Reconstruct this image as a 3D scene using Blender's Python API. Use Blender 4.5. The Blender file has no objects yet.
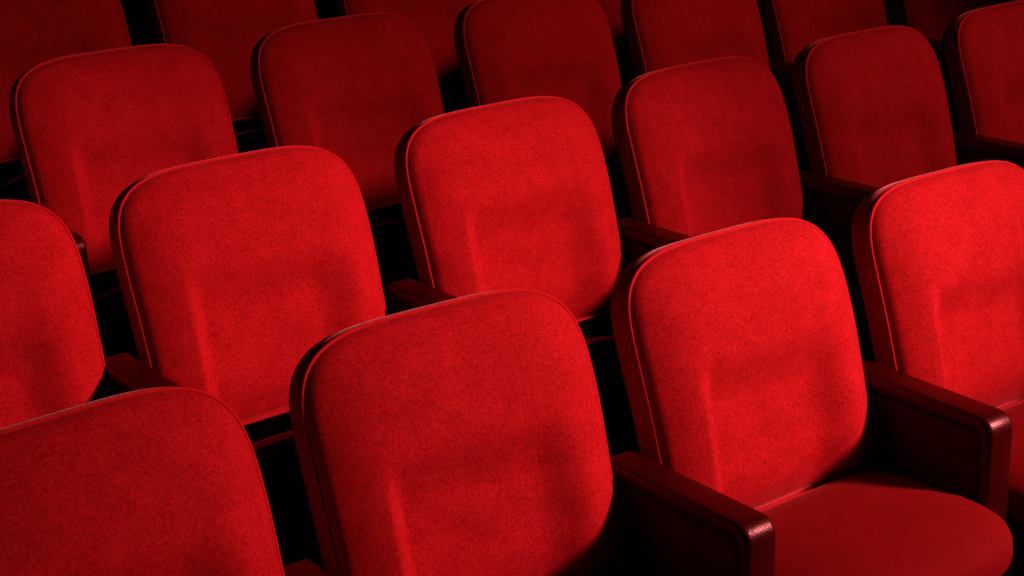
import bpy, bmesh, math
from mathutils import Vector, Matrix, noise
ZT=0.90   # height of the top of a backrest above its own row floor
P=0.56
REC=0.2911
HB=0.455
HW=0.2362; NE=4.0; H1=0.180; TAP=-0.025
ROWY=[0,0.7299,1.4843,2.2235]
ROWZ=[0,0.0919,0.1654,0.2595]
ROWX=[0,0.0832,0.2340,0.3582]
OFF={(0,-1):(0.0069,0.0177,0.0450),(0,0):(0.0047,0.0291,-0.0546),(0,1):(-0.0036,0.0049,-0.0162),(0,2):(-0.0068,-0.0042,-0.0439),
(1,-1):(0.0103,-0.0072,-0.0118),(1,0):(-0.0113,-0.0172,-0.0025,-.003),(1,1):(0.0019,-0.0199,0),(1,2):(.009,0,0),(1,3):(.004,0,0),(1,4):(.006,0,0),
(2,0):(-.014,0,0),(2,1):(-.007,0,0),(2,2):(.011,0,0),(2,3):(.014,0,0),(2,4):(-.01,0,0),(3,0):(-.016,0,0),(3,1):(-.010,0,0)}

scene=bpy.context.scene
scene.view_settings.view_transform='Standard'
try: scene.view_settings.look='Medium High Contrast'
except Exception as ex: scene.view_settings.look='None'

# ---------------- materials ----------------
def mat_new(name):
    m=bpy.data.materials.new(name); m.use_nodes=True
    nt=m.node_tree; b=nt.nodes['Principled BSDF']
    return m,nt,b
def velvet(name,c_dark,c_light,sheen=0.5,tint=(1,.25,.22)):
    m,nt,b=mat_new(name)
    tc=nt.nodes.new('ShaderNodeTexCoord')
    oi=nt.nodes.new('ShaderNodeObjectInfo')
    add=nt.nodes.new('ShaderNodeVectorMath'); add.operation='ADD'
    nt.links.new(tc.outputs['Object'],add.inputs[0])
    sc=nt.nodes.new('ShaderNodeVectorMath'); sc.operation='SCALE'; sc.inputs[3].default_value=7.0
    nt.links.new(oi.outputs['Random'],sc.inputs[0])
    nt.links.new(sc.outputs[0],add.inputs[1])
    n1=nt.nodes.new('ShaderNodeTexNoise'); n1.inputs['Scale'].default_value=240; n1.inputs['Detail'].default_value=5; n1.inputs['Roughness'].default_value=.8
    n2=nt.nodes.new('ShaderNodeTexNoise'); n2.inputs['Scale'].default_value=24; n2.inputs['Detail'].default_value=6; n2.inputs['Roughness'].default_value=.7
    for n in (n1,n2): nt.links.new(add.outputs[0],n.inputs['Vector'])
    mx=nt.nodes.new('ShaderNodeMath'); mx.operation='MULTIPLY_ADD'; mx.inputs[1].default_value=.77
    ml=nt.nodes.new('ShaderNodeMath'); ml.operation='MULTIPLY'; ml.inputs[1].default_value=.23
    nt.links.new(n2.outputs[0],ml.inputs[0])
    nt.links.new(n1.outputs[0],mx.inputs[0]); nt.links.new(ml.outputs[0],mx.inputs[2])
    cr=nt.nodes.new('ShaderNodeValToRGB')
    cr.color_ramp.elements[0].position=.39; cr.color_ramp.elements[1].position=.61
    cr.color_ramp.elements[0].color=(*c_dark,1); cr.color_ramp.elements[1].color=(*c_light,1)
    nt.links.new(mx.outputs[0],cr.inputs[0]); nt.links.new(cr.outputs[0],b.inputs['Base Color'])
    b.inputs['Roughness'].default_value=.85
    b.inputs['Specular IOR Level'].default_value=.08
    b.inputs['Sheen Weight'].default_value=sheen
    b.inputs['Sheen Roughness'].default_value=.30
    b.inputs['Sheen Tint'].default_value=(*tint,1)
    bp=nt.nodes.new('ShaderNodeBump'); bp.inputs['Strength'].default_value=.5; bp.inputs['Distance'].default_value=.0011
    nt.links.new(n1.outputs[0],bp.inputs['Height']); nt.links.new(bp.outputs[0],b.inputs['Normal'])
    return m
VEL=velvet('red_velvet',(.32,.0005,.0016),(.58,.0075,.011),.65,(1,.19,.20))
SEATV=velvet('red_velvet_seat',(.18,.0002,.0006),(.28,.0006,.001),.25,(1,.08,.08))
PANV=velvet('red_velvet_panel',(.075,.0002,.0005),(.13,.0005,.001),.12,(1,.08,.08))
PIP=velvet('red_piping',(.48,.003,.004),(.66,.006,.008),1,(1,.22,.20))
def leather():
    m,nt,b=mat_new('red_leatherette')
    b.inputs['Base Color'].default_value=(.055,.0003,.0006,1)
    b.inputs['Roughness'].default_value=.36
    b.inputs['Specular IOR Level'].default_value=.55
    b.inputs['Specular Tint'].default_value=(1,.14,.13,1)
    tc=nt.nodes.new('ShaderNodeTexCoord'); v=nt.nodes.new('ShaderNodeTexVoronoi'); v.inputs['Scale'].default_value=420
    nt.links.new(tc.outputs['Object'],v.inputs['Vector'])
    bp=nt.nodes.new('ShaderNodeBump'); bp.inputs['Strength'].default_value=.25; bp.inputs['Distance'].default_value=.0008
    nt.links.new(v.outputs['Distance'],bp.inputs['Height']); nt.links.new(bp.outputs[0],b.inputs['Normal'])
    return m
LEA=leather()
def plain(name,c,r,noise=0):
    m,nt,b=mat_new(name)
    tc=nt.nodes.new('ShaderNodeTexCoord'); n=nt.nodes.new('ShaderNodeTexNoise'); n.inputs['Scale'].default_value=60
    nt.links.new(tc.outputs['Object'],n.inputs['Vector'])
    cr=nt.nodes.new('ShaderNodeValToRGB')
    cr.color_ramp.elements[0].color=(*[x*.6 for x in c],1); cr.color_ramp.elements[1].color=(*[x*1.3 for x in c],1)
    nt.links.new(n.outputs[0],cr.inputs[0]); nt.links.new(cr.outputs[0],b.inputs['Base Color'])
    b.inputs['Roughness'].default_value=r; b.inputs['Specular IOR Level'].default_value=.06
    return m
BLK=plain('black_shell',(.0018,.0006,.0006),.9)
CARP=plain('black_carpet',(.002,.001,.001),.95)
WALL=plain('black_wall_paint',(.002,.001,.001),.95)

# ---------------- meshes ----------------
def S(t):
    t=max(0,min(1,t)); return t*t*(3-2*t)
def outline():
    R=.045
    hb=HW+TAP*(HB-H1)
    half=[]
    for i in range(8): half.append(((hb-R)*i/8,-HB))
    for i in range(10):
        a=-math.pi/2+math.pi/2*i/9
        half.append((hb-R+R*math.cos(a),-HB+R+R*math.sin(a)))
    for i in range(1,14):
        w=-HB+R+(HB-R-H1)*i/14
        half.append((HW+TAP*(-w-H1),w))
    for i in range(0,33):
        a=math.pi/2*i/32
        half.append((HW*abs(math.cos(a))**(2/NE),-H1+H1*abs(math.sin(a))**(2/NE)))
    L=[0]
    for i in range(1,len(half)):
        L.append(L[-1]+math.dist(half[i],half[i-1]))
    N=80; out=[]
    for k in range(N+1):
        t=L[-1]*k/N; j=0
        while j<len(L)-2 and L[j+1]<t: j+=1
        f=(t-L[j])/(L[j+1]-L[j]+1e-12)
        out.append((half[j][0]*(1-f)+half[j+1][0]*f,half[j][1]*(1-f)+half[j+1][1]*f))
    return out+[(-u,w) for u,w in out[-2:0:-1]]
OUT=outline(); NP=len(OUT)
CU,CW=0,-HB*0.5
def loc(u,w,n):
    return Vector((u, w*math.sin(REC)-n*math.cos(REC), w*math.cos(REC)+n*math.sin(REC)))
def bow(u,w):
    if w>-.22: return -.018*((w+.22)/.22)**2
    return -.014*((-.22-w)/.235)**2
def face_depth(u,w,s,seed=0):
    e=1-s
    crown=.010*(1-max(0,1-e/.07)**2.2)+.036*(1-max(0,1-e/.45)**2)
    du=S((u+.160)/.032) if u<0 else S((.180-u)/.10)  # uneven dish walls, shaped for a bright left streak and milder right shade
    dish=du*(.65*S((-w-.175)/.085)+.35*S((-w-.14)/.20))
    wr=noise.noise(Vector((u*9+seed*5,w*16,seed*3.1)))*.0024+noise.noise(Vector((u*25,w*40+seed,seed)))*.0006
    return crown-.028*dish+bow(u,w)+wr*S(e/.2)
def mesh_from(name,verts,faces,mat,smooth=True):
    me=bpy.data.meshes.new(name); me.from_pydata(verts,[],faces); me.validate()
    me.materials.append(mat)
    bm=bmesh.new(); bm.from_mesh(me); bmesh.ops.recalc_face_normals(bm,faces=bm.faces); bm.to_mesh(me); bm.free()
    if smooth:
        for p in me.polygons: p.use_smooth=True
    return me
def loft(name,rings,c0,c1,mat):
    n=len(rings[0]); V=[tuple(v) for r in rings for v in r]; F=[]
    for k in range(len(rings)-1):
        for i in range(n):
            j=(i+1)%n; F.append((k*n+i,k*n+j,(k+1)*n+j,(k+1)*n+i))
    V.append(tuple(c1)); c=len(V)-1; b=(len(rings)-1)*n
    for i in range(n): F.append((b+i,b+(i+1)%n,c))
    V.append(tuple(c0)); c=len(V)-1
    for i in range(n): F.append(((i+1)%n,i,c))
    return mesh_from(name,V,F,mat)
def back_pad(seed):
    rings=[]
    sc=[(-.046,.965),(-.043,.985),(-.034,.999),(-.020,1.006),(-.009,1.006),(-.003,1.001),(0,.993)]
    for n,s in sc:
        rings.append([loc(CU+(u-CU)*s,CW+(w-CW)*s,n+bow(u,w)) for u,w in OUT])
    K=50
    for k in range(1,K):
        s=.991*(1-(k/K)**1.2)
        rings.append([loc(CU+(u-CU)*s,CW+(w-CW)*s,face_depth(CU+(u-CU)*s,CW+(w-CW)*s,s,seed)) for u,w in OUT])
    return loft('back_pad',rings,loc(CU,CW,-.046),loc(CU,CW,face_depth(CU,CW,0,seed)),VEL)
def back_shell():
    rings=[]
    for n,s in [(-.040,.93),(-.052,.945),(-.062,.93),(-.070,.88),(-.074,.6)]:
        rings.append([loc(CU+(u-CU)*s,CW+(w-CW)*s,n+bow(u,w)) for u,w in OUT])
    return loft('back_shell',rings,loc(CU,CW,-.040),loc(CU,CW,-.075),BLK)
def tube(name,path,r,mat,seg=8):
    V=[];F=[];n=len(path)
    for i,p in enumerate(path):
        t=(path[(i+1)%n]-path[i-1]).normalized()
        a=t.cross(Vector((0,-math.cos(REC),math.sin(REC)))).normalized(); b=a.cross(t)
        for k in range(seg):
            an=2*math.pi*k/seg
            V.append(tuple(p+a*r*math.cos(an)+b*r*math.sin(an)))
    for i in range(n):
        j=(i+1)%n
        for k in range(seg):
            l=(k+1)%seg
            F.append((i*seg+k,i*seg+l,j*seg+l,j*seg+k))
    return mesh_from(name,V,F,mat)
def piping():
    return tube('back_piping',[loc(CU+(u-CU)*.994,CW+(w-CW)*.994,.003+bow(u,w)) for u,w in OUT],.0026,PIP)
SY0=-.10; SY1=-.455; SW=.244; STOP=-.433; STH=.085
SCY=(SY0+SY1)/2; SHL=(SY0-SY1)/2
def seat_plan(s,N=96):
    o=[]
    for i in range(N):
        a=2*math.pi*i/N
        c,sn=math.cos(a),math.sin(a)
        e=2/3.4 if sn<0 else 2/9
        o.append((SW*s*math.copysign(abs(c)**e,c), SCY+SHL*s*math.copysign(abs(sn)**e,sn)))
    return o
def cushion():
    rings=[]
    prof=[(.80,-STH),(.93,-STH*.93),(.985,-STH*.75),(1.0,-STH*.5),(.99,-STH*.26),(.965,-STH*.12),(.93,-.004),(.87,.004),(.75,.012),(.6,.017),(.4,.02),(.2,.022)]
    for s,z in prof:
        r=[]
        for x,y in seat_plan(s):
            f=(y-SY0)/(SY1-SY0)
            r.append((x,y,ZT+STOP+z+.010*(f-.2)+.008*math.sin(f*math.pi)))
        rings.append(r)
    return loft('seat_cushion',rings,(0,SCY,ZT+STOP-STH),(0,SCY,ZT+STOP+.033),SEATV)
def seat_shell():
    rings=[]
    for s,z in [(.9,-STH*.60),(1.004,-STH*.60),(1.008,-STH*.70),(1.0,-STH*.85),(.975,-STH*1.0),(.93,-STH*1.10),(.6,-STH*1.16)]:
        rings.append([(x,y,ZT+STOP+z+.008*(y-SY0)/(SY1-SY0)) for x,y in seat_plan(s)])
    return loft('seat_shell',rings,(0,SCY,ZT+STOP-STH*.7),(0,SCY,ZT+STOP-STH*1.18),BLK)
def extrude_profile(name,poly,x0,x1,mat,bev=.006,seg=3,crown=0):
    bm=bmesh.new()
    vs=[bm.verts.new((x0,y,z)) for y,z in poly]
    f=bm.faces.new(vs)
    r=bmesh.ops.extrude_face_region(bm,geom=[f])
    for v in [g for g in r['geom'] if isinstance(g,bmesh.types.BMVert)]: v.co.x=x1
    bmesh.ops.recalc_face_normals(bm,faces=bm.faces)
    if bev:
        es=[e for e in bm.edges if len(e.link_faces)==2 and e.calc_face_angle(0)>math.radians(40)]
        bmesh.ops.bevel(bm,geom=es,offset=bev,segments=seg,profile=.5,affect='EDGES')
    me=bpy.data.meshes.new(name); bm.to_mesh(me); bm.free(); me.materials.append(mat)
    for p in me.polygons: p.use_smooth=True
    try: me.set_sharp_from_angle(angle=math.radians(50))
    except Exception: pass
    return me
ZA=ZT-.2835; YB=-.045; YF=-.350; AW=.030; AT=.030
def arm_cap():
    R=.028; poly=[]
    poly.append((YB,ZA)); 
    for i in range(9):
        a=math.pi/2*i/8
        poly.append((YF+R-R*math.sin(a),ZA-.004-R+R*math.cos(a)))
    zb=ZA-.30
    poly+= [(YF,zb),(YF+AT*.8,zb)]
    r=.012
    for i in range(5):
        a=math.pi/2*(1-i/4)
        poly.append((YF+AT*.8+r-r*math.sin(a),ZA-AT-r+r*math.cos(a)))
    poly.append((YB,ZA-AT))
    return extrude_profile('arm_cap',poly,-AW,AW,LEA,.009,4)
def arm_panel():
    poly=[(YB+.0,ZA-AT-.003),(YF+AT*.8+.003,ZA-AT-.003),(YF+AT*.8+.003,ZA-.31),(YB+.0,ZA-.31)]
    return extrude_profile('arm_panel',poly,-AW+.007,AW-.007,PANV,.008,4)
def box(bm,x0,x1,y0,y1,z0,z1):
    vs=[bm.verts.new(p) for p in [(x0,y0,z0),(x1,y0,z0),(x1,y1,z0),(x0,y1,z0),(x0,y0,z1),(x1,y0,z1),(x1,y1,z1),(x0,y1,z1)]]
    for f in [(0,3,2,1),(4,5,6,7),(0,1,5,4),(1,2,6,5),(2,3,7,6),(3,0,4,7)]: bm.faces.new([vs[i] for i in f])
def arm_stand():
    bm=bmesh.new()
    box(bm,-.02,.02,YF+.05,YB-.06,.012,ZA-.30)
    box(bm,-.03,.03,YF+.01,YB+.02,0,.015)
    bmesh.ops.bevel(bm,geom=bm.edges[:],offset=.003,segments=2,affect='EDGES')
    me=bpy.data.meshes.new('stand'); bm.to_mesh(me); bm.free(); me.materials.append(BLK); return me
def frame():
    bm=bmesh.new()
    zb=ZT+STOP-STH
    box(bm,-P/2+.015,P/2-.015,-.10,-.06,zb-.045,zb-.018)
    box(bm,-.10,.10,-.050,-.025,zb-.045,ZT-.36)
    box(bm,-.10,.10,-.10,-.03,zb-.04,zb-.022)
    bmesh.ops.bevel(bm,geom=bm.edges[:],offset=.004,segments=2,affect='EDGES')
    me=bpy.data.meshes.new('seat_frame'); bm.to_mesh(me); bm.free(); me.materials.append(BLK); return me

M_pads=[back_pad(k) for k in range(4)]; M_shell=back_shell(); M_pip=piping(); M_cush=cushion(); M_ssh=seat_shell()
M_cap=arm_cap(); M_pan=arm_panel(); M_std=arm_stand(); M_frm=frame()
def put(name,me,parent,loc3=(0,0,0)):
    o=bpy.data.objects.new(name,me); bpy.context.collection.objects.link(o)
    o.parent=parent; o.location=loc3; return o
RANGE={0:(-2,4),1:(-2,6),2:(-2,7),3:(-2,9)}
for row,(a,b) in RANGE.items():
    for i in range(a,b+1):
        of=OFF.get((row,i),(0,0,0)); ex,ey,er=of[:3]; ez=of[3] if len(of)>3 else 0
        e=bpy.data.objects.new('theater_seat',None); bpy.context.collection.objects.link(e)
        e.location=(ROWX[row]+i*P+ex,ROWY[row]+ey,ROWZ[row]+0); e.rotation_euler=(0,0,er)
        e.empty_display_size=.1
        for nm,me in (('back_pad',M_pads[(row*3+i)%4]),('back_piping',M_pip),('back_shell',M_shell)): put(nm,me,e,(0,0,ZT+ez))
        put('seat_frame',M_frm,e)
        for nm,me in (('seat_cushion',M_cush),('seat_shell',M_ssh)):
            o=put(nm,me,e)
            if row>0:   # tipped-up seat: front edge up, black underside towards the aisle
                o.rotation_euler=(math.radians(-90),0,0)
                o.location=(0,-.168-(ZT+STOP-.03),.260+SCY)
        sides=[-1]+([1] if i==b else [])
        for sd in sides:
            tag='left' if sd<0 else 'right'
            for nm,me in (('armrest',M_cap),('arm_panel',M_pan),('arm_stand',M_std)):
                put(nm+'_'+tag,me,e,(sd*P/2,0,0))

# ---------------- room ----------------
X0,X1=-3.0,8.5
YW=3.4
prof=[(-3.2,-.3),(-3.2,0)]
for r in range(1,4):
    y=ROWY[r]-.50
    prof+=[(y,ROWZ[r-1]),(y,ROWZ[r])]
prof+=[(YW,ROWZ[3]),(YW,-.3)]
fm=extrude_profile('floor',prof,X0,X1,CARP,0)
for p in fm.polygons: p.use_smooth=False
fo=bpy.data.objects.new('floor',fm); bpy.context.collection.objects.link(fo)
def wall(name,x0,x1,y0,y1,z0,z1):
    bm=bmesh.new(); box(bm,x0,x1,y0,y1,z0,z1); me=bpy.data.meshes.new(name); bm.to_mesh(me); bm.free(); me.materials.append(WALL)
    o=bpy.data.objects.new(name,me); bpy.context.collection.objects.link(o)
wall('wall_back',X0,X1,YW,YW+.1,-.3,4)
wall('wall_right',X1,X1+.1,-3.2,YW+.1,-.3,4)

# ---------------- lights ----------------
w=bpy.data.worlds.new('world'); scene.world=w; w.use_nodes=True
w.node_tree.nodes['Background'].inputs[0].default_value=(.5,.02,.02,1); w.node_tree.nodes['Background'].inputs[1].default_value=.002
def spot(name,pos,target,energy,size,angle,blend=1,color=(1,.95,.95)):
    l=bpy.data.lights.new(name,'SPOT'); l.energy=energy; l.shadow_soft_size=size; l.spot_size=angle; l.spot_blend=blend; l.color=color
    o=bpy.data.objects.new(name,l); bpy.context.collection.objects.link(o); o.location=pos
    o.rotation_euler=(Vector(target)-Vector(pos)).to_track_quat('-Z','Y').to_euler()
spot('key_fill_spotlight',(2.95,-2.65,2.65),(.30,.12,.69),900,.22,math.radians(33))
spot('key_fill_spotlight',(3.4,-3.3,3.2),(1.2,1.10,.9),430,.3,math.radians(44))  # weak fill: unseen lamp added to brighten the rear rows

# ---------------- camera ----------------
cx,cy,cz,yaw,pit,rol,f=-1.2001,-1.6801,0.7105+ZT,0.6638,0.3181,-0.0340,1589.45
fwd=Vector((math.sin(yaw)*math.cos(pit),math.cos(yaw)*math.cos(pit),-math.sin(pit)))
right=Vector((math.cos(yaw),-math.sin(yaw),0)); up=right.cross(fwd)
r2=right*math.cos(rol)+up*math.sin(rol); u2=-right*math.sin(rol)+up*math.cos(rol)
cd=bpy.data.cameras.new('camera'); cd.sensor_width=36; cd.lens=f/1024*36; cd.clip_start=.05
co=bpy.data.objects.new('camera',cd); bpy.context.collection.objects.link(co)
m=Matrix.Identity(4)
for k in range(3): m[k][0]=r2[k]; m[k][1]=u2[k]; m[k][2]=-fwd[k]
m[0][3],m[1][3],m[2][3]=cx,cy,cz
co.matrix_world=m
scene.camera=co
